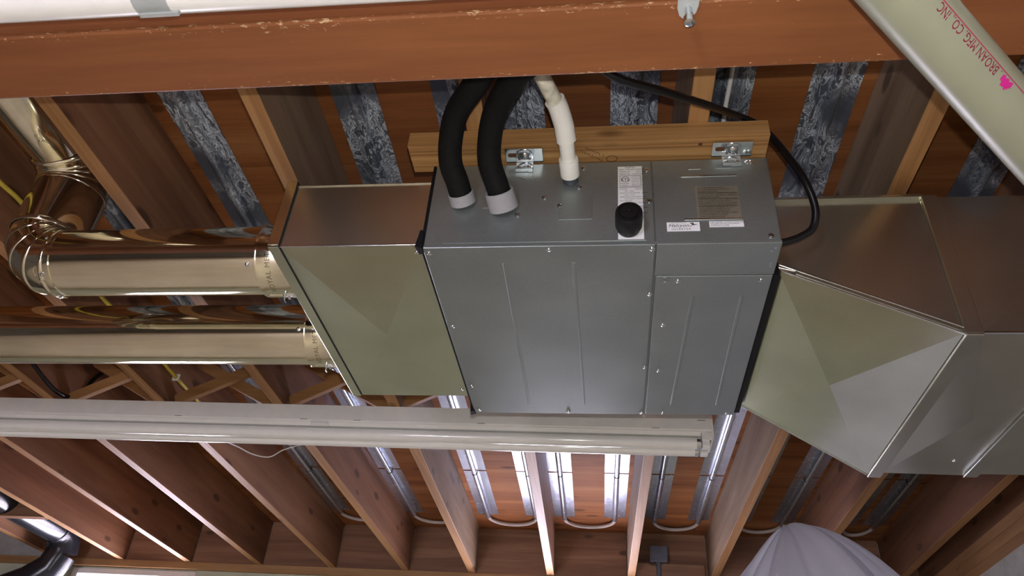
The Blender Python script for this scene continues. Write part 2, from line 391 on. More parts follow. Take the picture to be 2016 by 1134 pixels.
def window(n, W):
    r = struct_root('window_%d' % n)
    x0, x1, z0, z1 = W
    for nm, b in (('jamb', (x0, x0+.035, ysf-.012, ybf, z0, z1)), ('jamb', (x1-.035, x1, ysf-.012, ybf, z0, z1)),
                  ('head', (x0+.035, x1-.035, ysf-.012, ybf, z1-.03, z1)), ('window_sill', (x0+.035, x1-.035, ysf-.03, ybf, z0, z0+.03)),
                  ('sash_rail', (x0+.035, x1-.035, ysf+.10, ysf+.14, z1-.075, z1-.03)), ('sash_rail', (x0+.035, x1-.035, ysf+.10, ysf+.14, z0+.03, z0+.075)),
                  ('mullion', ((x0+x1)/2-.02, (x0+x1)/2+.02, ysf+.10, ysf+.14, z0+.075, z1-.075))):
        MB().box(*b).build(nm, 'frame', r, bevel=.003)
    for a, b in ((x0+.035, (x0+x1)/2-.02), ((x0+x1)/2+.02, x1-.035)):
        MB().box(a, b, ysf+.118, ysf+.122, z0+.075, z1-.075).build('pane', 'glass', r)
window(1, W1); window(2, W2)

# plywood subfloor: sheets with open seams
ceil = struct_root('ceiling')
seams = [-5.2, -3.4, -2.18, -.96, .262, 1.482, 2.702, 3.25]
for a, b in zip(seams[:-1], seams[1:]):
    off = 0. if seams.index(a) % 2 else 1.22
    xs = [XL-.2, -2.9+off, -.46+off, XR+.3]
    for xa, xb in zip(xs[:-1], xs[1:]):
        MB().box(xa+.001, xb-.001, a+.0015, b-.0015, ZS, ZS+.019).build('plywood_sheet', 'ply', ceil)
struct(MB().box(XL-.2, XR+.3, YB-.2, YF+.3, ZS+.0195, ZS+.06).build('seam_light_block', 'ply'))  # added cover above the plywood, blocks sky light leaking through the seams
# sill plates and rim boards
tag(MB().box(XL, XR+.3, 2.99, YF+.13, .209, JB).build('sill_plate', 'sill', bevel=.002), 'orange fir sill plate on top of the concrete wall, above the bright window', 'sill plate')
for k in range(3):
    o = MB().box(XR, XR+.14, -2.4, 2.988, .123+.0414*k, .123+.0414*(k+1)-.001).build('sill_plate', 'sill_y', bevel=.002)
    tag(o, ['lowest', 'middle', 'topmost'][k] + ' of three stacked orange plates on the grey right wall', 'sill plate', 'plates on the right wall')

# joists: left edge at Y=0 and at Y=3, label
JW = .0375; JH = ZS-JB-.001
JO = [(-2.80, -2.77, 'short dim joist behind the black stove pipe, far lower left'),
      (-2.37, -2.365, 'wooden joist beside the black stove pipe elbow, pale underside'),
      (-1.974, -1.974, 'wooden joist ending above the middle of the bright left window'),
      (-1.565, -1.567, 'wooden joist ending just right of the bright left window'),
      (-1.180, -1.156, 'wooden joist left of the round duct that rises between joists'),
      (-.768, -.757, 'orange-edged joist right of the round rising duct and its elbow'),
      (-.357, -.402, 'wooden joist with orange underside meeting the corner of the left plenum'),
      (.061, .006, 'wooden joist behind the black hoses, bright white underside at its far end'),
      (.477, .414, 'wooden joist crossed by black cable beside the white cable, right of drain pipe'),
      (.889, .818, 'broad grey-brown joist beside the diagonal beige pipe, right of the air handler'),
      (1.262, 1.226, 'pink-lit wooden joist over the plastic sheet, right of the fixture'),
      (1.650, 1.664, 'dark reddish joist nearest to the grey right wall')]
JX = []
for k, (xa, xb, lab) in enumerate(JO):
    f = lambda y, xa=xa, xb=xb: xa+(xb-xa)*y/3.
    y0, y1 = -2.4, 2.998
    o = MB().hexa([(f(y0), y0, JB), (f(y0)+JW, y0, JB), (f(y1)+JW, y1, JB), (f(y1), y1, JB),
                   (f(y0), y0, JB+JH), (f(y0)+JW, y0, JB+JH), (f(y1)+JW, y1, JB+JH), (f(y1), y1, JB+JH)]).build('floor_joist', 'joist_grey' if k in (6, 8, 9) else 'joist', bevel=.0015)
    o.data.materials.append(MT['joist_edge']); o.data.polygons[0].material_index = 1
    tag(o, lab, 'joist', 'floor joists overhead'); JX.append(f)
# rim boards closing each bay over the sill
for k in range(len(JO)):
    xa = JX[k](3)+JW if k >= 0 else XL; xb = JX[k+1](3) if k+1 < len(JO) else XR+.1
    lab = {0: 'dim rim board behind the black stove pipe elbow', 1: 'dim rim board above the left half of the bright left window', 2: 'dim rim board above the right half of the bright left window', 3: 'dim rim board in the next bay right of the bright left window', 4: 'dark rim board in the bay with the rising round duct', 5: 'dark rim board in the bay left of the two purplish ones', 9: 'dark rim board half hidden behind the plastic sheet', 10: 'dark rim board in the bay above the plastic sheet', 11: 'dark rim board in the corner by the grey right wall', 6: 'purplish rim board between joists above the bright window, left of two', 7: 'purplish rim board between joists above the bright window, right of two', 8: 'rim board with the grey junction box on it'}.get(k, 'dim brown rim board closing a joist bay above the far wall')
    o = MB().box(xa+.002, xb-.002, 3.0, 3.038, JB+.001, ZS-.001).build('rim_board', 'joist_x')
    tag(o, lab, 'rim board', 'rim boards over the far wall')
tag(MB().box(JX[0](2.3)+JW+.002, JX[1](2.3)-.002, 2.325, 2.363, JB+.003, JB+.16).build('blocking', 'joist_x'), 'short wooden blocking between joists above the black stove pipe', 'blocking')
tag(MB().box(JX[8](2.95)+JW+.005, JX[9](2.95)-.02, 2.955, 2.995, JB+.002, .318).build('blocking', 'joist_x', bevel=.002), 'short pale block under the junction box on the rim board', 'blocking')

# cross bridging
def strut(k, low_left, lab, y):
    a = JX[k](y)+JW+.004; b = JX[k+1](y)-.004
    p, q = ((a, y, .275), (b, y, .455)) if low_left else ((a, y, .455), (b, y, .275))
    o = MB().bar(p, q, .019, .038, (0, 0, 1)).build('bridging_strut', 'strut', bevel=.001)
    tag(o, lab, 'bridging', 'cross bridging between joists')
for k, where in ((2, 'far left bay'), (3, 'bay with the dark cable loop'), (4, 'bay with the yellow cable'), (5, 'bay beside the left plenum'), (6, 'bay above the left plenum')):
    strut(k, True, 'orange bridging strut rising to the right in the '+where, 1.145)
    strut(k, False, 'orange bridging strut falling to the right in the '+where, 1.20)

# aluminium heat plates and their tubing
prof = [(-.052, 0), (-.0135, 0), (-.012, -.004), (-.0125, -.012), (-.009, -.0195), (0, -.0225), (.009, -.0195), (.0125, -.012), (.012, -.004), (.0135, 0), (.052, 0)]
prof = prof + [(u, v+.0012) for u, v in prof[::-1]]
RUNS = {4: (-1.000, -1.075, -.83, -.835, 'bay with the rising round duct'), 5: (-.640, -.680, -.43, -.46, 'bay left of the corner joist'), 6: (-.232, -.290, -.003, -.045, 'bay left of the black hoses'),
        7: (.140, .100, .391, .350, 'bay behind the white drain pipe'), 8: (.588, .545, .808, .757, 'bay behind the white cable'), 9: (1.00, .955, 1.205, 1.155, 'bay behind the return plenum'), 10: (1.47, 1.45, 1.58, 1.585, 'bay above the plastic sheet')}
for k, (la, lb, ra, rb, where) in RUNS.items():
    for side, xa, xb in (('left', la, lb), ('right', ra, rb)):
        f = lambda y: xa+(xb-xa)*y/3.
        for seg, y0, y1 in (('near', -.24, .985), ('middle', .993, 2.188), ('short far', 2.202, 2.765)):
            if k == 10 and seg == 'near': continue
            o = MB().prof(prof, y0, y1, lambda t, u, v: (f(t)+u, t, ZS-.0025+v)).build('heat_plate', 'plate' if seg == 'near' else 'plate_clean', smooth=50)
            tag(o, '%s aluminium heat plate, %s of its pair, %s' % (seg, side, where), 'heat plate', 'aluminium heat plates under the subfloor')
    fl_, fr_ = (lambda y: la+(lb-la)*y/3.), (lambda y: ra+(rb-ra)*y/3.)
    zc = ZS-.0135
    pts = [(fl_(y), y, zc) for y in (-.3, .5, 1.2, 2.0, 2.6, 2.76)]
    c = (fl_(2.77)+fr_(2.77))/2; R = (fr_(2.77)-fl_(2.77))/2
    pts += [(c-R*math.cos(a), 2.77+.115*math.sin(a), zc) for a in [PI*i/10 for i in range(1, 10)]]
    pts += [(fr_(y), y, zc) for y in (2.76, 2.6, 2.0, 1.2, .5, -.3)]
    o = MB().tube(spline(pts, 3), .0083, 10).build('heating_tube', 'pex', smooth=60)
    tag(o, 'pale plastic heating tube bending back at the far end, '+where, 'tube', 'heating tube loops')

# ================================================================== STEEL BEAM
bt = thing('steel_beam', 'red-brown painted steel beam with chipped edges across the top', 'beam')
BY0, BY1 = -.4715, -.3675; BC = (BY0+BY1)/2
MB().box(-2.6, 1.80, BY0, BY1, 0, .0105).build('bottom_flange', 'beam', bt, bevel=.003)
MB().box(-2.6, 1.80, BC-.003, BC+.003, .0105, .19).build('web', 'beam', bt)
MB().box(-2.6, 1.80, BY0, BY1, .19, .2).build('top_flange', 'beam', bt, bevel=.002)
MB().box(-2.6, 1.80, BY0, BY1, .2005, JB-.0005).build('nailer_plank', 'joist_x', bt)
# beam clamp with bolt
cl = thing('beam_clamp', 'small zinc clamp with a bolt hooked on the red beam edge', 'clamp')
ol = [(.4165, -.53), (.4425, -.53), (.4425, -.468), (.4400, -.458), (.4345, -.4505), (.4255, -.4490), (.4195, -.4545), (.4165, -.465)]
MB().prof(ol, -.0045, -.0015, lambda t, u, v: (u, v, t)).build('clamp_plate', 'strap', cl, bevel=.0008)
MB().box(.4165, .4425, -.534, -.530, -.0045, .030).build('clamp_back', 'strap', cl, bevel=.001)
MB().lathe((.4300, -.4640, -.0045), (0, .12, -1), [(0, .0048), (.015, .0048), (.0152, .0072), (.024, .0068), (.0255, .004)], 14).build('bolt', 'zinc', cl, smooth=40)
# white pipe clipped along the beam
wp = thing('white_pipe', 'white plastic pipe strapped along the near side of the beam, top left', 'pipe')
PC = (-.511, .0215); RW = .0255
MB().tube([(-2.4, PC[0]-.004, PC[1]), (1.0, PC[0]+.004, PC[1])], RW, 32).build('tube', 'pvc', wp, smooth=50)
sb = MB(); xs0, xs1 = -.281, -.234
ang = [math.radians(a) for a in range(-120, 200, 16)]
for ro, ri in ((RW+.0016, RW+.0003),):
    pr = [(PC[0]+ro*math.cos(a), PC[1]+ro*math.sin(a)) for a in ang] + [(PC[0]+ri*math.cos(a), PC[1]+ri*math.sin(a)) for a in ang[::-1]]
sb.prof(pr, xs0, xs1, lambda t, u, v: (t, u, v))
sb.build('strap', 'strap', wp, smooth=50, label='grey metal strap')
MB().box(xs0+.002, xs1+.010, PC[0]+.010, PC[0]+.0165, PC[1]-RW-.0025, PC[1]-RW+.004).build('strap_tab', 'strap', wp, bevel=.001)

# ================================================================== MOUNTING BOARD
mb_ = thing('mounting_board', 'rough pine board fixed under the joists behind the hanger brackets', 'board')
MB().hexa([(-.050, -.0485, .2095), (.622, -.0500, .2095), (.622, .020, .2095), (-.050, .0225, .2095), (-.050, -.0485, .2465), (.622, -.0500, .2465), (.622, .020, .2465), (-.050, .0225, .2465)]).build('plank', 'board', mb_, bevel=.0012)
st = MB()
for k in range(9):                                   # blurred, unreadable grade stamp: slanting strokes and an oval
    for x, y in ((.283+.0045*k, -.020+.0030*k), (.290+.004*k, -.030+.0026*k)):
        if k > 6 and y < -.01: continue
        a = random.uniform(.6, 2.6); ln_ = random.uniform(.002, .004)
        st.bar((x-ln_*math.cos(a), y-ln_*math.sin(a), .2092), (x+ln_*math.cos(a), y+ln_*math.sin(a), .2092), .0011, .0003)
for k in range(20):
    a0, a1 = 2*PI*k/20, 2*PI*(k+1)/20
    st.bar((.338+.0105*math.cos(a0), .000+.0075*math.sin(a0), .2092), (.338+.0105*math.cos(a1), .000+.0075*math.sin(a1), .2092), .0013, .0003)
st.build('ink_stamp', 'glue', mb_)
for x, y in ((.115, -.005), (.09, .012), (.53, -.015), (.50, -.03)):
    MB().lathe((x, y, .2097), (0, 0, -1), [(0, .0042), (.0008, .0038), (.001, .001)], 10).build('nail_hole', 'glue', mb_)

# ================================================================== AIR HANDLER
ah = thing('air_handler', 'grey metal ducted air handler hung under the joists, hoses on its side', 'air conditioner')
UW, UD, UH = .622, .648, .1995
MB().box(.004, UW-.004, .004, UD-.003, .004, UH).build('casing', 'unit', ah, bevel=.004)
MB().box(0, .4105, -.0005, .004, .0015, UH+.0005).build('side_panel', 'unit', ah, bevel=.0015)
cp = MB().box(.412, UW, -.0005, .004, .0015, UH+.0005).build('control_box_cover', 'unit', ah, bevel=.0015)
MB().box(.413, UW+.001, -.0005, .0895, -.0022, .004).build('control_box_base', 'unit', ah, bevel=.0012)
bp = MB().box(-.001, .4105, -.0008, UD, -.0030, .004).build('bottom_panel', 'unit', ah, bevel=.0014)
sp_ = MB().box(.415, UW, .0925, UD-.001, -.0026, .004).build('service_panel', 'unit', ah, bevel=.0014)
def rib(par, x0, y0, x1, y1):
    n = 8; pr = [(.0036*math.cos(PI*i/n), -.0008*math.sin(PI*i/n)) for i in range(n+1)]
    MB().prof(pr, y0, y1, lambda t, u, v: (x0+(x1-x0)*(t-y0)/(y1-y0)+u, t, -.0028+v)).build('rib', 'unit', par, smooth=60)
rib(bp, .142, .045, .139, .600); rib(bp, .268, .047, .270, .597); rib(sp_, .487, .153, .474, .597); rib(sp_, .576, .154, .578, .595)
for x, y in ((.009, .013), (.226, .008), (.405, .010), (.011, .256), (.406, .146), (.406, .420), (.012, .51), (.013, .632), (.231, .637), (.406, .638)):
    inst(SCREW, 'screw', (x, y, -.0030), (0, 0, -1), ah, random.random()*3)
for x, y in ((.436, .253), (.436, .435), (.456, .637), (.603, .638), (.456, .106), (.603, .105)):
    inst(SCREW, 'screw', (x, y, -.0026), (0, 0, -1), ah, random.random()*3)
for x, z in ((.020, .188), (.046, .099), (.166, .072), (.214, .113), (.243, .092), (.2775, .1365), (.285, .186), (.402, .177), (.404, .099), (.586, .190), (.592, .190), (.606, .013)):
    inst(SCREW, 'screw', (x, -.0005, z), (0, -1, 0), ah, random.random()*3)
for x, y in ((.608, .022), (.614, .014), (.612, .058), (.6135, .066)):
    MB().lathe((x, y, -.0021), (0, 0, -1), [(0, .0022), (.0004, .0022), (.0004, .0012), (0, .0012)], 12, caps=False).build('pilot_hole', 'zinc', ah)
MB().lathe((.432, .103, -.0026), (0, 0, -1), [(0, .0085), (.0008, .0085), (.0008, .0065), (0, .0065)], 20, caps=False).build('key_hole', 'zinc', sp_)
# pressed lines and knock-out on the side
MB().box(.242, .302, -.0015, .001, .058, .112).build('knockout_plate', 'unit', ah, bevel=.0006)
for a in ((.463, .563, .157), (.463, .563, .053)):
    MB().box(a[0], a[1], -.0022, .001, a[2]-.0016, a[2]+.0016).build('pressed_bead', 'zinc', cp, bevel=.0006)
for a, b in ((.155, .181), (.478, .50), (.528, .556)):
    MB().box(a, b, -.0014, .001, .1745, .1755).build('pressed_bead', 'zinc', ah)
MB().bar((.163, -.001, .165), (.178, -.001, .1585), .0012, .0012, (0, 1, 0)).build('pressed_bead', 'zinc', ah)
MB().box(.100, .116, -.0013, .001, .0905, .0915).build('pressed_bead', 'zinc', ah)
MB().box(.035, .395, -.0016, .001, .0075, .0087).build('pressed_bead', 'unit', ah)
# black foam gaskets at both openings
MB().box(-.0048, .0002, -.003, .640, -.0022, .199).build('gasket', 'foam', ah, label='black foam gasket strip')
MB().hexa([(-.013, -.010, -.006), (-.001, -.008, -.008), (-.001, .012, -.006), (-.010, .014, -.005), (-.009, -.006, .035), (-.002, -.006, .035), (-.002, .006, .035), (-.009, .006, .035)]).build('gasket', 'foam', ah)
MB().hexa([(-.009, .634, -.007), (0, .634, -.006), (.002, .652, -.005), (-.012, .656, -.006), (-.012, .632, .02), (0, .632, .02), (0, .648, .02), (-.012, .648, .02)]).build('gasket', 'foam', ah)
MB().box(UW+.0005, UW+.0125, .094, .640, .0005, .190).build('gasket', 'foam', ah)
# labels: text on the side faces, read with +X to the right and +Z up
def lab_box(name, x0, x1, z0, z1, m_): return MB().box(x0, x1, -.0014, -.0003, z0, z1).build(name, m_, ah)
def side_text(par, rows, name='printed_text', m_='ink', yy=-.0015):
    t = MB()
    for body, size, x, z, kw in rows:
        text_on(t, body, size, lambda u, v, w_: (x+u, yy-abs(w_)*.5, z+v), **kw)
    return t.build(name, m_, par)
rl = MB().hexa([(.347, -.0014, .010), (.392, -.0014, .010), (.392, -.0003, .010), (.347, -.0003, .010), (.349, -.0014, .186), (.3935, -.0014, .186), (.3935, -.0003, .186), (.349, -.0003, .186)]).build('rating_label', 'label', ah, label='white rating label')
rows = [('FUJITSU', .0055, .3715, .1815, dict(align='CENTER')), ('SPLIT TYPE AIR CONDITIONER', .0040, .3515, .1765, {}), ('MODEL No.         ARU12RLF', .0040, .3515, .1710, {}), ('SERIAL No.   LAN024663', .0043, .3515, .1650, {}),
        ('ETL', .0105, .3625, .1490, dict(align='CENTER')), ('Intertek', .0045, .3615, .1410, dict(align='CENTER')), ('3035308', .003, .3615, .1370, dict(align='CENTER'))]
for i, t_ in enumerate(('UL STD. 1995', 'CONFORMS TO', 'CAN/CSA STD', 'CERTIFIED TO', 'C22.2 No.236', 'REFRIG. R410A')): rows.append((t_, .0031, .3735, .1585-.0042*i, {}))
for i, t_ in enumerate(('SOURCE              208/230V~', '1PH   60Hz', 'INDOOR FAN MOTOR   0.09kW', '0.66 A  FLA', 'APPLICABLE OUTDOOR UNIT', 'AOU12RLFC / AOU9RLFC', 'AOU18RLXFZ', 'AOU24RLXFZ  AOU36RLXFZ', 'MADE IN CHINA')): rows.append((t_, .0036, .3515 if i % 2 == 0 else .360, .1270-.0048*i, {}))
rows.append(('FUJITSU GENERAL LIMITED', .0040, .3525, .0820, {}))
for i, t_ in enumerate(('CAUTION', 'MOUNT WITH THE LOWEST', 'MOVING PARTS AT LEAST', '2.5m (8ft) ABOVE FLOOR', 'OR GRADE LEVEL')): rows.append((t_, .0040, .3500, .0745-.0054*i, {}))
side_text(rl, rows)
ln = MB()
for z in (.1325, .0865, .0800): ln.box(.3495, .3925, -.0017, -.0013, z-.0003, z+.0003)
for a in ((.352, .391, .1618, .1624), (.352, .391, .1348, .1354), (.352, .3526, .1348, .1624), (.3904, .391, .1348, .1624)): ln.box(a[0], a[1], -.0017, -.0013, a[2], a[3])
ln.lathe((.3625, -.0014, .1530), (0, -1, 0), [(0, .0072), (.0003, .0072), (.0003, .0064), (0, .0064)], 20, caps=False)
ln.build('printed_lines', 'ink', rl)
hl = lab_box('brand_label', .432, .4885, .0265, .0465, 'label'); hl['label'] = 'white brand label reading Halcyon Inverter'
side_text(hl, [('Halcyon', .0106, .4345, .0355, dict(shear=.35)), ('INVERTER', .0058, .4400, .0285, dict(space=1.35))])
bd = MB()   # kingfisher emblem
for pts in (((.4715, .0375), (.4760, .0392), (.4790, .0395), (.4862, .0408), (.4795, .0412), (.4765, .0405)), ((.4755, .0402), (.4718, .0445), (.4735, .0452), (.4775, .0410)), ((.4770, .0405), (.4752, .0458), (.4772, .0452), (.4795, .0412)), ((.4730, .0375), (.4700, .0352), (.4750, .0372))):
    bd.poly([(x, -.0016, z) for x, z in pts]); bd.poly([(x, -.00142, z) for x, z in pts], True)
bd.box(.4400, .4660, -.0016, -.0014, .0447, .0451)
bd.build('bird_emblem', 'ink', hl)
cw = lab_box('caution_label', .486, .562, .055, .131, 'foil'); cw['label'] = 'transparent caution label with black print'
rows = []
for i, t_ in enumerate(('CAUTION/MOVING PARTS', 'DO NOT OPERATE UNIT WITH', 'CABINET REMOVED', 'ATTENTION/MOUVEMENTS DE PIECES', "N'UTILISEZ PAS L'APPAREIL LORSQUE LE", 'CABINET EST RETIRE', 'WARNING/MORE THAN ONE SOURCE', 'CAN CAUSE SHOCK OR DEATH', 'DISCONNECT ALL REMOTE ELECTRIC', 'POWER SUPPLIES BEFORE SERVICING', 'AVERTISSEMENT/RISQUE DE CHOC', "ELECTRIQUE/COUPER TOUTE", 'ALIMENTATION ELECTRIQUE', 'A DISTANCE AVANT DE PROCEDER', "A L'ENTRETIEN ET COUPER", 'AVANT LE DEPANNAGE')):
    rows.append((t_, .0040, .4905, .1255-.0046*i, {}))
side_text(cw, rows)
ln = MB()
for z in (.1152, .1014, .083): ln.box(.489, .560, -.0017, -.0013, z-.0004, z)
ln.build('printed_lines', 'ink', cw)
cl2 = lab_box('wiring_label', .505, .5635, .0345, .0475, 'label')
side_text(cl2, [('USE COPPER CONDUCTORS ONLY', .0038, .507, .0435, {}), ("UTILISER DES FILS D'ALIMENT-", .0038, .507, .0398, {}), ('ATION EN CUIVRE', .0038, .507, .0361, {})])
# hanger brackets
for bx in (.1725, .5575):
    hb = MB().box(bx-.036, bx+.036, -.038, -.0012, .2035, .2062).build('hanger_bracket', 'zinc', ah, bevel=.001, label='zinc hanger bracket')
    MB().box(bx-.017, bx+.017, -.0034, -.0010, .180, .2036).build('bracket_tab', 'zinc', hb, bevel=.001)
    MB().box(bx-.017, bx+.017, -.012, -.0010, .1785, .1815).build('bracket_lip', 'zinc', hb, bevel=.001)
    sl = MB(); sl.prof([(bx-.008+.0045*math.cos(a)-.018*(math.cos(a) < 0), -.022+.0045*math.sin(a)) for a in [2*PI*i/16 for i in range(16)]], .2025, .2034, lambda t, u, v: (u, v, t)).build('slot', 'glue', hb)
    MB().lathe((bx+.001, -.021, .2033), (0, 0, -1), [(0, .0155), (.0018, .0155), (.002, .008)], 24).build('washer', 'zinc', hb, smooth=40)
    MB().lathe((bx+.001, -.021, .2013), (0, 0, -1), [(0, .0085), (.0008, .0088), (.0035, .0060), (.0045, .0025)], 16).build('bolt_head', 'zinc', hb, smooth=40)
    for dx in (-.0095, .0095): inst(SCREW, 'screw', (bx+dx, -.0034, .190), (0, -1, 0), ah)
# black rubber drain cap
MB().lathe((.3655, -.0006, .0335), (0, -1, 0), [(0, .0200), (.004, .0205), (.010, .0205), (.012, .0235), (.030, .0240), (.044, .0235), (.046, .0225), (.0463, .0185), (.0440, .0180), (.0440, .0160), (.0470, .0150), (.0475, .004), (.0455, .003)], 32).build('drain_cap', 'rubber', ah, smooth=35, label='black rubber drain cap')

# ================================================================== HOSES, DRAIN PIPE, CABLES
def hose(lab, pts, base_r, collar):
    t = thing('insulated_hose', lab, 'hose', 'insulated refrigerant hoses')
    MB().tube(spline(pts, 8), .0213, 28).build('foam_sleeve', 'foam', t, smooth=60)
    a, b = V3(pts[0]), V3(pts[1])
    d = (b-a).normalized()
    MB().lathe(a+Vector((0, -.001, 0)), d, [(0, base_r), (collar, base_r*.97), (collar+.001, base_r*.9), (collar-.004, .0205)], 28).build('end_collar', 'greyfoam', t, smooth=40, label='grey foam collar')
hose('thinner black foam hose on the left, emerging from the air handler side', [(.0625, -.001, .1050), (.0560, -.040, .1200), (.0485, -.075, .1330), (.0530, -.115, .1480), (.0720, -.170, .1600), (.1130, -.235, .1480), (.165, -.310, .145), (.250, -.372, .160), (.40, -.388, .163), (.7, -.388, .163)], .0245, .020)
hose('thicker-collared black foam hose, right of the other hose on the air handler', [(.1400, -.001, .0880), (.1310, -.040, .1080), (.1215, -.080, .1250), (.1245, -.120, .1400), (.1400, -.175, .1490), (.1720, -.240, .1400), (.205, -.290, .122), (.27, -.335, .110), (.42, -.345, .108), (.7, -.345, .108)], .0275, .034)
dp = thing('drain_pipe', 'white plastic drain pipe with an elbow rising from the air handler', 'pipe')
A = [V3(p) for p in ((.2615, 0, .1530), (.2590, -.0450, .1620), (.2570, -.088, .1690), (.2535, -.118, .1780), (.2460, -.150, .1850), (.2290, -.197, .1900), (.190, -.300, .198))]
def seg(p, q, r, nm, m_, lip=None):
    d = (q-p); Ln = d.length
    MB().lathe(p, d, [(0, r*.97), (.002, r), (Ln-.002, r), (Ln, r*.96)], 28).build(nm, m_, dp, smooth=40)
seg(A[0]+Vector((0, -.0005, 0)), A[0].lerp(A[1], .45), .0150, 'clear_sleeve', 'clear')
seg(A[0].lerp(A[1], .30), A[1].lerp(A[2], .10), .0180, 'coupling', 'pvc')
seg(A[1], A[2].lerp(A[3], .3), .0138, 'pipe', 'pvc')
MB().tube(spline([A[2], A[2].lerp(A[3], .6), A[3], A[4], A[4].lerp(A[5], .35)], 5), [.0182]+[.0178]*19+[.0182], 28).build('elbow', 'pvc', dp, smooth=40)
seg(A[4], A[6], .0138, 'pipe', 'pvc_dirty')
pcb = [(.19, -.352, .165), (.28, -.340, .115), (.337, -.300, .080), (.413, -.234, .120), (.489, -.145, .190), (.545, -.078, .240), (.598, -.031, .2640), (.620, -.014, .2610), (.637, -.006, .2450), (.656, -.004, .2040), (.679, .000, .1450), (.695, .020, .0950), (.690, .036, .0620), (.668, .040, .0440), (.640, .040, .0320), (.6235, .040, .0300)]
tag(MB().tube(spline(pcb, 8), .0068, 14).build('power_cable', 'cable', smooth=60), 'black power cable looping from behind the board into the air handler', 'cable')
wc = [(.586, -.35, .452), (.585, -.05, .452), (.5835, .03, .450), (.581, .10, .447), (.582, .2, .444), (.584, .5, .446), (.585, .9, .450)]
tag(MB().tube(spline(wc, 6), .0050, 12).build('white_cable', 'whitecable', smooth=60), 'thin white cable running along the heat plate behind the black cable', 'cable')
yc = [(-1.120, -.3, .352), (-1.118, .1, .343), (-1.120, .238, .353), (-1.125, .45, .345), (-1.121, .64, .336), (-1.12, .85, .340), (-1.119, 1.03, .334), (-1.118, 1.24, .330), (-1.12, 1.6, .345)]
yt = thing('yellow_cable', 'yellow electrical cable stapled along a joist behind the round ducts', 'cable')
MB().tube(spline(yc, 6), .0062, 12).build('sheath', 'yellow', yt, smooth=60)
MB().box(-1.133, -1.110, 1.085, 1.094, .322, .346).build('staple', 'whitecable', yt, bevel=.002)
lc = [(-1.53, .90, .30), (-1.525, 1.08, .27), (-1.522, 1.19, .312), (-1.520, 1.21, .385), (-1.515, 1.25, .440), (-1.50, 1.33, .462), (-1.44, 1.42, .45), (-1.40, 1.6, .44)]
tag(MB().tube(spline(lc, 8), .0075, 12).build('dark_cable', 'cable', smooth=60), 'dark cable bent in an arch between joists above the light fixture', 'cable')
lw = [(-1.06, 1.209, .225), (-1.05, 1.34, .232), (-1.03, 1.46, .250), (-1.0, 1.53, .252), (-.955, 1.575, .262), (-.90, 1.56, .285), (-.82, 1.54, .30), (-.7645, 1.53, .305)]
tag(MB().tube(spline(lw, 6), .0022, 8).build('wire_loop', 'whitecable', smooth=60), 'thin pale loose wire hanging just below the light fixture', 'wire')

# ================================================================== LEFT PLENUM AND ROUND DUCTS
def crossbreak(mb, q, out, thick=.0010, rise=.004):
    """panel with an X crease: q = 4 corners, out = outward direction"""
    q = [V3(p) for p in q]; o = V3(out)
    c = (q[0]+q[1]+q[2]+q[3])/4 + o*rise
    for k in range(4): mb.poly([q[k], q[(k+1) % 4], c])
    b = [p-o*thick for p in q]; mb.poly(b[::-1])
    for k in range(4): mb.poly([q[(k+1) % 4], q[k], b[k], b[(k+1) % 4]])
    return mb
PY0, PY1, PZ0, PZ1, PX0, PX1 = .0075, .590, .0125, .171, -.276, -.0050
pl = thing('supply_plenum', 'galvanised box plenum with creased bottom joining unit to round ducts', 'plenum')
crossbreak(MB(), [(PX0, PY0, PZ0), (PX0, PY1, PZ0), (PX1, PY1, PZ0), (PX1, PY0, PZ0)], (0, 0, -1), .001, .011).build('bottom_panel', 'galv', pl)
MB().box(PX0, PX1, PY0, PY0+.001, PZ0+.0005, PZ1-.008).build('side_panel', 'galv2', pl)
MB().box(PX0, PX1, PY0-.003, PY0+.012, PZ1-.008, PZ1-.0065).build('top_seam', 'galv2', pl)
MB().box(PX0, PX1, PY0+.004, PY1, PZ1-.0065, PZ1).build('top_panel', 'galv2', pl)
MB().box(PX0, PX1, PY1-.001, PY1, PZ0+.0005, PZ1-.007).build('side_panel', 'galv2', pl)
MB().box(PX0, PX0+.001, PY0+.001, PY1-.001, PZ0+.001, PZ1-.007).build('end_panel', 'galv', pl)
MB().box(-.298, PX0-.0012, PY0-.006, PY0-.0035, PZ0+.0005, PZ1+.004).build('end_flange', 'galv', pl, bevel=.0008)
MB().box(-.298, PX0-.0012, PY0-.0035, PY1, PZ0-.0035, PZ0-.0015).build('end_flange', 'galv', pl, bevel=.0008)
MB().box(-.298, PX0-.0012, PY0-.0035, PY1, PZ1+.001, PZ1+.004).build('end_flange', 'galv', pl, bevel=.0008)
MB().box(-.2775, -.2762, PY0-.004, PY1, PZ0-.002, PZ1+.002).build('seam_gap', 'dark', pl)
MB().box(PX0, PX1, PY0-.0012, PY0+.0012, PZ0-.0012, PZ0+.0012).build('folded_edge', 'zinc', pl, bevel=.0004)
inst(SCREW, 'screw', (-.0185, .028, PZ0-.0004), (0, 0, -1), pl); inst(SCREW, 'screw', (-.020, .555, PZ0-.0004), (0, 0, -1), pl)

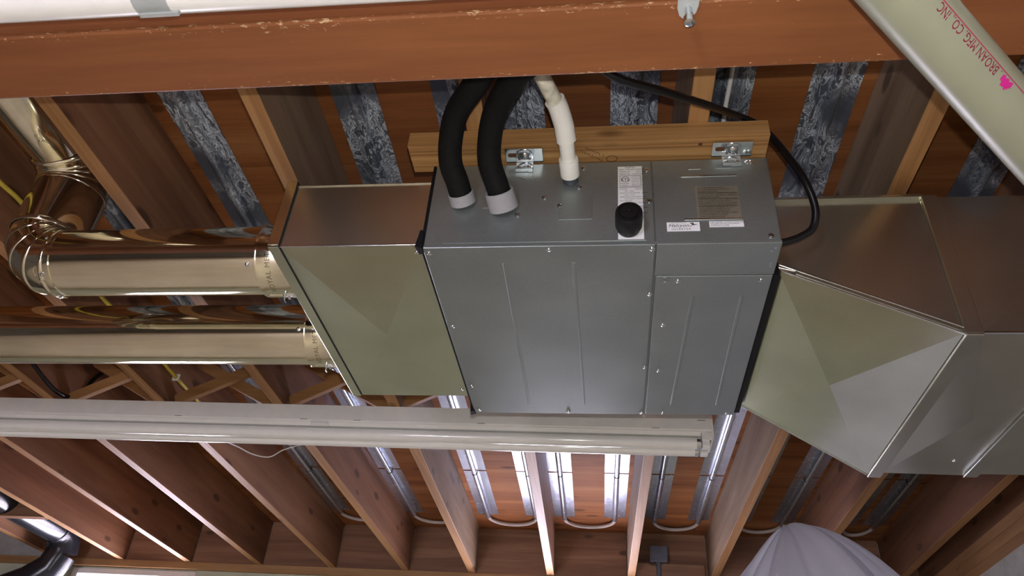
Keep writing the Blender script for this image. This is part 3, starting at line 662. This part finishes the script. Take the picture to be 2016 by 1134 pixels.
DR = .0715
def wrap_ring(o, ax, e1, e2, r):              # u runs round the pipe, v along the axis
    return lambda u, v, w_: o + ax*v + (e1*math.cos(u/r)+e2*math.sin(u/r))*(r+.0004+abs(w_))
def collar(name_lab, y, z, x_out):
    t = thing('duct_collar', name_lab, 'collar', 'duct collars on the supply plenum')
    x = -.2765
    Lc = x - x_out
    MB().lathe((x, y, z), (-1, 0, 0), [(0, DR+.004), (.010, DR+.006), (.014, DR+.0065), (.018, DR+.004), (.022, DR+.006), (.026, DR+.0025), (Lc-.012, DR+.0025), (Lc-.008, DR+.0052), (Lc-.002, DR+.0052), (Lc, DR+.0018), (Lc, DR+.0006)], 56).build('sleeve', 'duct', t, smooth=40)
    e1 = Vector((0, -math.cos(.66), -math.sin(.66))); e2 = Vector((0, -math.sin(.66), math.cos(.66)))
    tx = MB(); text_on(tx, 'ROYAL METAL USA', .0155, wrap_ring(Vector((x_out+.034, y, z)), Vector((-1, 0, 0)), e1, e2, DR+.0025), align='CENTER', extrude=.0004, space=1.15)
    tx.build('embossed_lettering', 'duct', t)
    a = math.radians(-68)
    p = Vector((x-.040, y+(DR+.004)*math.cos(a), z+(DR+.004)*math.sin(a)))
    cb = MB().lathe(p+Vector((-.014, 0, -.001)), (1, 0, 0), [(0, .0035), (.028, .0035)], 12).build('clamp_bolt', 'zinc', t, smooth=40)
    MB().lathe(p+Vector((-.004, 0, -.001)), (1, 0, 0), [(0, .007), (.006, .007)], 6).build('nut', 'zinc', cb)
    MB().box(p.x-.011, p.x-.008, p.y-.006, p.y+.006, p.z-.014, p.z+.006).build('wing', 'zinc', cb, bevel=.001)
    MB().box(p.x-.050, p.x-.016, p.y-.004, p.y+.004, p.z-.001, p.z+.003).build('clamp_lever', 'duct', t, bevel=.001)
collar('ribbed collar where the upper elbowed duct enters the plenum', .150, .0915, -.371)
collar('ribbed collar where the lower straight duct enters the plenum', .4325, .0890, -.364)

da = thing('elbowed_duct', 'shiny round duct from plenum turning through elbows up between joists', 'duct')
yA, zA = .150, .0915; xe = -.830
MB().lathe((-.366, yA, zA), (-1, 0, 0), [(0, DR), (-xe-.366, DR)], 64).build('straight_section', 'duct', da, smooth=40)
MB().box(-.80, -.372, yA+.0715*math.cos(math.radians(20))-.002, yA+.0715*math.cos(math.radians(20))+.001, zA+.024, zA+.028).build('long_seam', 'duct', da)
R1 = .078
RB = DR+.0022
# adjustable elbow: duct axis (-X) to vertical (+Z)
cx = xe; pts1 = [Vector((cx - R1*math.sin(a), yA, zA + R1*(1-math.cos(a)))) for a in [PI/2*i/4 for i in range(5)]]
pts1 = [Vector((xe+.012, yA, zA))] + pts1
el1 = MB().tube([p for p in pts1], [RB]*6, 56).build('lower_elbow', 'duct', da, smooth=12)
def bead(par, p, d, r=RB, nm='bead'):
    MB().lathe(p, d, [(-.007, r-.0015), (-.0045, r+.0010), (0, r+.0022), (.0045, r+.0010), (.007, r-.0015)], 56, caps=False).build(nm, 'duct', par, smooth=60)
for k in range(1, 5):
    d = (pts1[min(k+1, 5)]-pts1[k-1]).normalized(); bead(el1, pts1[k], d)
xv = cx-R1; zv = zA+R1
zt = .372; R2 = .078
pts2 = [Vector((xv, yA, zv-.004)), Vector((xv, yA, zt-R2))] + [Vector((xv, yA-R2*(1-math.cos(a)), zt-R2+R2*math.sin(a))) for a in [PI/2*i/4 for i in range(1, 5)]]
el2 = MB().tube(pts2, [RB+.002]*6, 56).build('upper_elbow', 'duct', da, smooth=12)
for k in range(0, 6):
    d = (pts2[min(k+1, 5)]-pts2[max(k-1, 0)]).normalized(); bead(el2, pts2[k], d, RB+.0022)
MB().lathe((xv, yA-R2+.01, zt), (0, -1, 0), [(0, DR), (1.4, DR)], 56).build('rising_section', 'duct', da, smooth=40)
for dx, dy, dz, nrm in ((-.833, -.040, -.058, None), (-.836, .030, -.066, None), (-.836, -.070, .012, None), (-.385, -.052, -.050, None)):
    n = Vector((0, dy, dz)).normalized(); inst(SCREW, 'screw', Vector((dx, yA, zA))+n*(RB if dx < -.5 else DR), n, da)
tx = MB(); e1 = Vector((0, -math.cos(.9), -math.sin(.9))); e2 = Vector((0, -math.sin(.9), math.cos(.9)))
wr = wrap_ring(Vector((-.842, yA, zA)), Vector((-1, 0, 0)), e1, e2, RB)
text_on(tx, '10', .011, lambda u, v, w_: wr(u-.006, v-.004, w_), extrude=.0005)
for k in range(20):
    a0, a1 = 2*PI*k/20, 2*PI*(k+1)/20
    tx.bar(wr(.013*math.cos(a0), .009*math.sin(a0), 0), wr(.013*math.cos(a1), .009*math.sin(a1), 0), .001, .001)
    tx.bar(wr(-.021+.005*math.cos(a0), -.004+.005*math.sin(a0), 0), wr(-.021+.005*math.cos(a1), -.004+.005*math.sin(a1), 0), .001, .001)
tx.build('embossed_mark', 'duct', el1)

db = thing('straight_duct', 'shiny straight round duct running left from plenum above the light fixture', 'duct')
MB().lathe((-.360, .4325, .0890), (-1, 0, 0), [(0, DR), (2.6, DR)], 64).build('straight_section', 'duct', db, smooth=40)
a = math.radians(105)
MB().box(-2.9, -.37, .4325+DR*math.cos(a)-.0045, .4325+DR*math.cos(a)+.0045, .0890+DR*math.sin(a)-.001, .0890+DR*math.sin(a)+.0012).build('long_seam', 'duct', db)
n = Vector((0, -.85, -.35)).normalized(); inst(SCREW, 'screw', Vector((-.376, .4325, .089))+n*DR, n, db)

# ================================================================== RETURN PLENUM (right)
rp = thing('return_plenum', 'galvanised transition and drop box on the right end of the air handler', 'plenum')
xa, xb = .6355, .932
ta = (.104, .634, .0200, .186); tb = (.132, .752, -.100, .212)      # y0 y1 z0 z1 at both ends
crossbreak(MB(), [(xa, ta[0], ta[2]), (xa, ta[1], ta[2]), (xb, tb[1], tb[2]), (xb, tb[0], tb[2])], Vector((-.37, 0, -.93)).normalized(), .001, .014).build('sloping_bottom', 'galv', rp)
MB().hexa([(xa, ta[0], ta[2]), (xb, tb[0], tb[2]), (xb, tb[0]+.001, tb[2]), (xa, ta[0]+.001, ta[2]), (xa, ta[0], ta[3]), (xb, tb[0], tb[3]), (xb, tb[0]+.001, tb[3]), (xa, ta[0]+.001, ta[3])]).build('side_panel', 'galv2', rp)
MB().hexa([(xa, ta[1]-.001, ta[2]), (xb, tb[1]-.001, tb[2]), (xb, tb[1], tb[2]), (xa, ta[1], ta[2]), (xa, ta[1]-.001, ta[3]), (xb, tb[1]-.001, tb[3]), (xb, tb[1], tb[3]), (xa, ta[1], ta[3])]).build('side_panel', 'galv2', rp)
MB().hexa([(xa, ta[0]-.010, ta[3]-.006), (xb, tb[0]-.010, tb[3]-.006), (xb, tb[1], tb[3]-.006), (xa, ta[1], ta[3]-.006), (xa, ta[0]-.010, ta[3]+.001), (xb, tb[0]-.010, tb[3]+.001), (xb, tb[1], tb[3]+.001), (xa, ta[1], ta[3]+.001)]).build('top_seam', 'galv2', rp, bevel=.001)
# standing seam along the lower near edge
pa, pb = Vector((xa, ta[0]-.002, ta[2]-.002)), Vector((xb, tb[0]-.002, tb[2]-.002))
for k, (dz, dy) in enumerate(((.0, 0.), (.011, -.003))):
    MB().bar(pa+Vector((0, dy, dz)), pb+Vector((0, dy, dz)), .0032, .0032).build('lock_seam', 'zinc', rp, bevel=.001)
pa2, pb2 = Vector((xa, ta[1]+.001, ta[2])), Vector((xb, tb[1]+.001, tb[2]))
MB().bar(pa2, pb2, .004, .004).build('lock_seam', 'zinc', rp, bevel=.001)
MB().hexa([(xa, ta[0]-.001, ta[2]-.003), (xa+.03, ta[0]-.001, ta[2]-.014), (xa+.03, ta[0]+.001, ta[2]-.014), (xa, ta[0]+.001, ta[2]-.003), (xa, ta[0]-.001, ta[2]+.006), (xa+.03, ta[0]-.001, ta[2]-.006), (xa+.03, ta[0]+.001, ta[2]-.006), (xa, ta[0]+.001, ta[2]+.006)]).build('seam_end', 'galv2', rp)
# drive cleat between transition and box, then the box itself
bx0, bx1 = .962, 1.143
y0, y1, z0, z1 = tb
MB().box(xb, bx0, y0-.005, y0+.0005, z0-.003, z1+.002).build('drive_cleat', 'galv2', rp, bevel=.0015)
MB().box(xb, bx0, y0-.005, y1+.004, z0-.0065, z0-.0005).build('drive_cleat', 'galv2', rp, bevel=.0015)
MB().box(xb+.004, bx0, y0+.001, y1, z0, z1).build('joint_sleeve', 'galv2', rp)
crossbreak(MB(), [(bx0, y0, z0), (bx0, y1-.012, z0), (bx1, y1-.006, z0), (bx1, y0, z0)], (0, 0, -1), .001, .012).build('box_bottom', 'galv2', rp)
crossbreak(MB(), [(bx0, y0, z1), (bx0, y0, z0+.0005), (bx1+.22, y0, z0+.0005), (bx1+.22, y0, z1)], (0, -1, 0), .001, .004).build('box_side', 'galv2', rp)
MB().box(bx0, bx1, y1-.012, y1-.011, z0+.001, z1).build('box_side', 'galv2', rp)
MB().box(bx0, bx1, y0+.002, y1-.013, z1-.001, z1).build('box_top', 'galv2', rp)
MB().box(bx0, 1.36, y0-.003, y0+.0015, z0-.002, z0+.003).build('lock_seam', 'zinc', rp, bevel=.001)
MB().box(bx1-.0005, bx1+.030, y0-.002, y1-.004, z0-.004, z0-.001).build('drive_cleat', 'galv2', rp, bevel=.001)
MB().box(bx1-.001, bx1+.001, y0+.002, y1-.006, z0-.0050, z0-.0005).build('lock_seam', 'zinc', rp, bevel=.0006)
MB().box(bx1+.0312, bx1+.22, y0+.003, y1-.012, z0+.0015, z1-.001).build('box_extension', 'galv2', rp)
for x, y in ((1.092, .655), (1.06, .180)): inst(SCREW, 'screw', (x, y, z0-.0035), (0, 0, -1), rp)

# ================================================================== FLUORESCENT FIXTURE
fx = thing('strip_light', 'long white two-tube fluorescent strip light, switched off, under the joists', 'light fixture')
ANG = .0266; FO = Vector((.642, 1.141, 0)); FL = 2.44
ca, sa = math.cos(ANG), math.sin(ANG)
def FP(t, u, v): return Vector((FO.x - t*ca - u*sa, FO.y - t*sa + u*ca, v))     # t = distance left of the right end, u = depth, v = height
hp = [(0, .2465), (0, .195), (.004, .190), (.010, .189), (.010, .1885), (.105, .1885), (.111, .190), (.115, .195), (.115, .2465)]
MB().prof(hp, 0, FL, FP).build('housing', 'white_enamel', fx, bevel=.001)
rf = [(.004, .1885), (.014, .1800), (.090, .1800), (.112, .1885)]
MB().prof(rf, .035, FL-.035, FP).build('reflector', 'white_enamel', fx, bevel=.0008)
MB().prof([(.002, .1885), (.0035, .1865), (.0055, .1885)], .02, FL-.02, FP).build('reflector_lip', 'white_enamel', fx)
TZ = .1600; RT = .0185
for u in (.0275, .0800):
    tb_ = MB().lathe(FP(.040, u, TZ), FP(1, u, TZ)-FP(0, u, TZ), [(0, .012), (.003, RT-.001), (.02, RT), (FL-.10, RT), (FL-.083, RT-.001), (FL-.08, .012)], 28).build('fluorescent_tube', 'tube', fx, smooth=50)
    MB().lathe(FP(.036, u, TZ), FP(1, u, TZ)-FP(0, u, TZ), [(0, RT-.003), (.002, RT+.0003), (.013, RT+.0003), (.013, RT-.001)], 28).build('end_cap', 'zinc', tb_, smooth=40)
    MB().lathe(FP(.012, u, TZ), FP(1, u, TZ)-FP(0, u, TZ), [(0, .004), (.026, .004)], 10).build('pin', 'zinc', tb_, smooth=40)
    for t0 in (.010, FL-.032):
        MB().prof([(u-.012, .1885), (u-.012, TZ-.010), (u-.007, TZ-.017), (u+.007, TZ-.017), (u+.012, TZ-.010), (u+.012, .1885)], t0, t0+.022, FP).build('lamp_holder', 'white_enamel', fx, bevel=.001)
MB().prof([(.001, .2455), (.001, .168), (.114, .168), (.114, .2455)], -.002, .004, FP).build('end_plate', 'white_enamel', fx, bevel=.001)
MB().prof([(.006, .1882), (.006, .168), (.020, .168), (.020, .1882)], .004, .034, FP).build('holder_bracket', 'white_enamel', fx, bevel=.001)
MB().prof([(.0, .1895), (.0, .1800), (.012, .1770), (.012, .1885)], 1.205, 1.262, FP).build('centre_clip', 'white_enamel', fx, bevel=.0008)
for t in (.16, .70, 1.10, 1.275, 1.70):
    MB().prof([(-.0006, .1962), (-.0006, .1950), (.0008, .1950), (.0008, .1962)], t, t+.024, FP).build('slot', 'dark', fx)
MB().prof([(-.0006, .2250), (-.0006, .2235), (.0008, .2235), (.0008, .2250)], .020, .045, FP).build('slot', 'dark', fx)
inst(SCREW, 'screw', FP(.014, .110, .168), (0, 0, -1), fx)

# ================================================================== DIAGONAL BEIGE PIPE
vp = thing('vacuum_pipe', 'beige tube with red BROAN MFG. CO., INC print crossing the top right corner', 'pipe')
pA, pB = Vector((.641, -.534, -.110)), Vector((.801, -.385, -.158))
dv = (pB-pA).normalized(); RV = .0352; KS = RV/.0255
MB().lathe(pA-dv*1.6, dv, [(0, RV), (2.75, RV)], 40).build('tube', 'vac', vp, smooth=40)
mid = (pA+pB)/2
ax = -dv                                           # reading direction, lower right to upper left
e1 = (CAM-mid); e1 = (e1-ax*e1.dot(ax)).normalized(); e2 = ax.cross(e1)
if e2.dot(-RIGHT-UP) < 0: e2 = -e2                 # letter tops point to the lower left
def wrap_pipe(u0_, v0_): return lambda u, v, w_: pA + dv*0 + ax*(u0_+u) + (e1*math.cos((v0_+v)/RV)+e2*math.sin((v0_+v)/RV))*(RV+.0002+abs(w_))
tx = MB(); wpp = wrap_pipe(-.123, -.0238); text_on(tx, '. BROAN MFG. CO., INC', .0148, lambda u, v, w_: wpp(u*.68, v, w_), extrude=.0001, space=1.02); tx.build('red_lettering', 'redink', vp)
tx = MB(); rw = wrap_pipe(0, -.0258)
n = 24
for k in range(n):
    a0, a1 = -1.2+2.4*k/n, -1.2+2.4*(k+1)/n
    tx.poly([rw(a0, -.0006, .0001), rw(a1, -.0006, .0001), rw(a1, .0006, .0001), rw(a0, .0006, .0001)])
tx.build('red_line', 'redink', vp)
tx = MB()
for k in range(8):
    o_ = k*.0013; rw = wrap_pipe(-.1430+k*.0021, -.0235+.0010*(k % 3)); hgt = 1.25*(.0055, .0068, .0078, .0082, .0080, .0074, .0064, .0050)[k]
    tx.poly([rw(0, 0, .0002), rw(.0026, 0, .0002), rw(.0026, hgt, .0002), rw(0, hgt, .0002)])
tx.build('magenta_mark', 'magink', vp)

# ================================================================== FAR CORNER THINGS
ap = thing('stove_pipe', 'black sheet metal pipe with an elbow in the lower left corner', 'pipe')
RS = .078
sp1 = [(-2.615, 1.2, .335), (-2.615, 2.76, .335)]
MB().tube(sp1, RS, 32).build('straight_section', 'abs', ap, smooth=40)
MB().lathe((-2.615, 2.74, .335), (0, 1, 0), [(0, RS+.002), (.004, RS+.005), (.02, RS+.003)], 32, caps=False).build('joint_band', 'abs', ap, smooth=50)
elp = [Vector((-2.615, 2.75+.11*math.sin(a), .335-.11*(1-math.cos(a)))) for a in [PI/2*i/4 for i in range(5)]]
MB().tube(elp, RS+.002, 32).build('elbow', 'abs', ap, smooth=14)
e2p = [Vector((-2.615, 2.86, .225)), Vector((-2.64, 2.855, .15)), Vector((-2.73, 2.845, .075)), Vector((-2.86, 2.83, .01)), Vector((-3.02, 2.81, -.06))]
MB().tube(e2p, RS+.004, 32).build('offset_elbow', 'abs', ap, smooth=14)
MB().tube([e2p[-1]-Vector((-.03, 0, .013))*-1*0, Vector((-3.6, 2.74, -.32))], RS, 32).build('straight_section', 'abs', ap, smooth=40)
jb_ = thing('junction_box', 'small dark grey electrical box on the rim board above the bright window', 'electrical box')
MB().box(.530, .612, 2.925, 2.998, .320, .392).build('box', 'greybox', jb_, bevel=.004)
MB().box(.526, .616, 2.918, 2.9255, .316, .396).build('cover', 'greybox', jb_, bevel=.003)
MB().tube([(.572, 2.955, .3195), (.572, 2.955, .245), (.575, 2.95, .10)], .013, 16).build('conduit', 'greybox', jb_, smooth=50)
# plastic sheet draped over something tall
sh = MB(); nt_, ns_ = 96, 26; ap_ = Vector((1.004, 2.0, .200))
prof_s = [i/14 for i in range(15)]
rows_ = []
for j in range(ns_):
    row = []
    for i in range(nt_):
        th = 2*PI*i/nt_; cxx, syy = math.cos(th), math.sin(th)
        rt = .5+.5*cxx                                          # 1 towards +X
        ext = .25 + .18*rt**1.3 + .06*syy*syy; p_ = 1.0+1.05*rt
        drop = .36
        if j < 15:
            t = j/14; r = ext*t; z = -drop*(t**p_)
        else:
            t = 1; r = ext*(1+.06*(j-14)/11); z = -drop-(j-14)/11*(ap_.z+Z0-drop-.004)
        fold = .052*(t**.55)*(2*abs(math.sin(4.5*th+.6))-1+.8*abs(math.sin(8.5*th+1.7+j*.05))-.4+.4*math.sin(29*th)) * (1-.55*rt)
        r2 = max(0, r+fold*(1 if j > 0 else 0))
        tw = .030*(abs(math.sin(5.5*th+2))-.5)*t**.7
        row.append((ap_.x+r2*cxx, ap_.y+r2*syy, ap_.z+z+tw*(1 if j < 15 else (25-j)/11)))
    rows_.append(row)
sh.v = [p for r_ in rows_[1:] for p in r_] + [tuple(ap_)]
for j in range(ns_-2):
    for i in range(nt_): sh.f.append([j*nt_+i, j*nt_+(i+1) % nt_, (j+1)*nt_+(i+1) % nt_, (j+1)*nt_+i][::-1])
top = len(sh.v)-1
for i in range(nt_): sh.f.append([i, (i+1) % nt_, top])
tag(sh.build('plastic_sheet', 'sheet', smooth=180), 'milky plastic sheet draped over something tall in the lower right', 'plastic sheet')

settle()
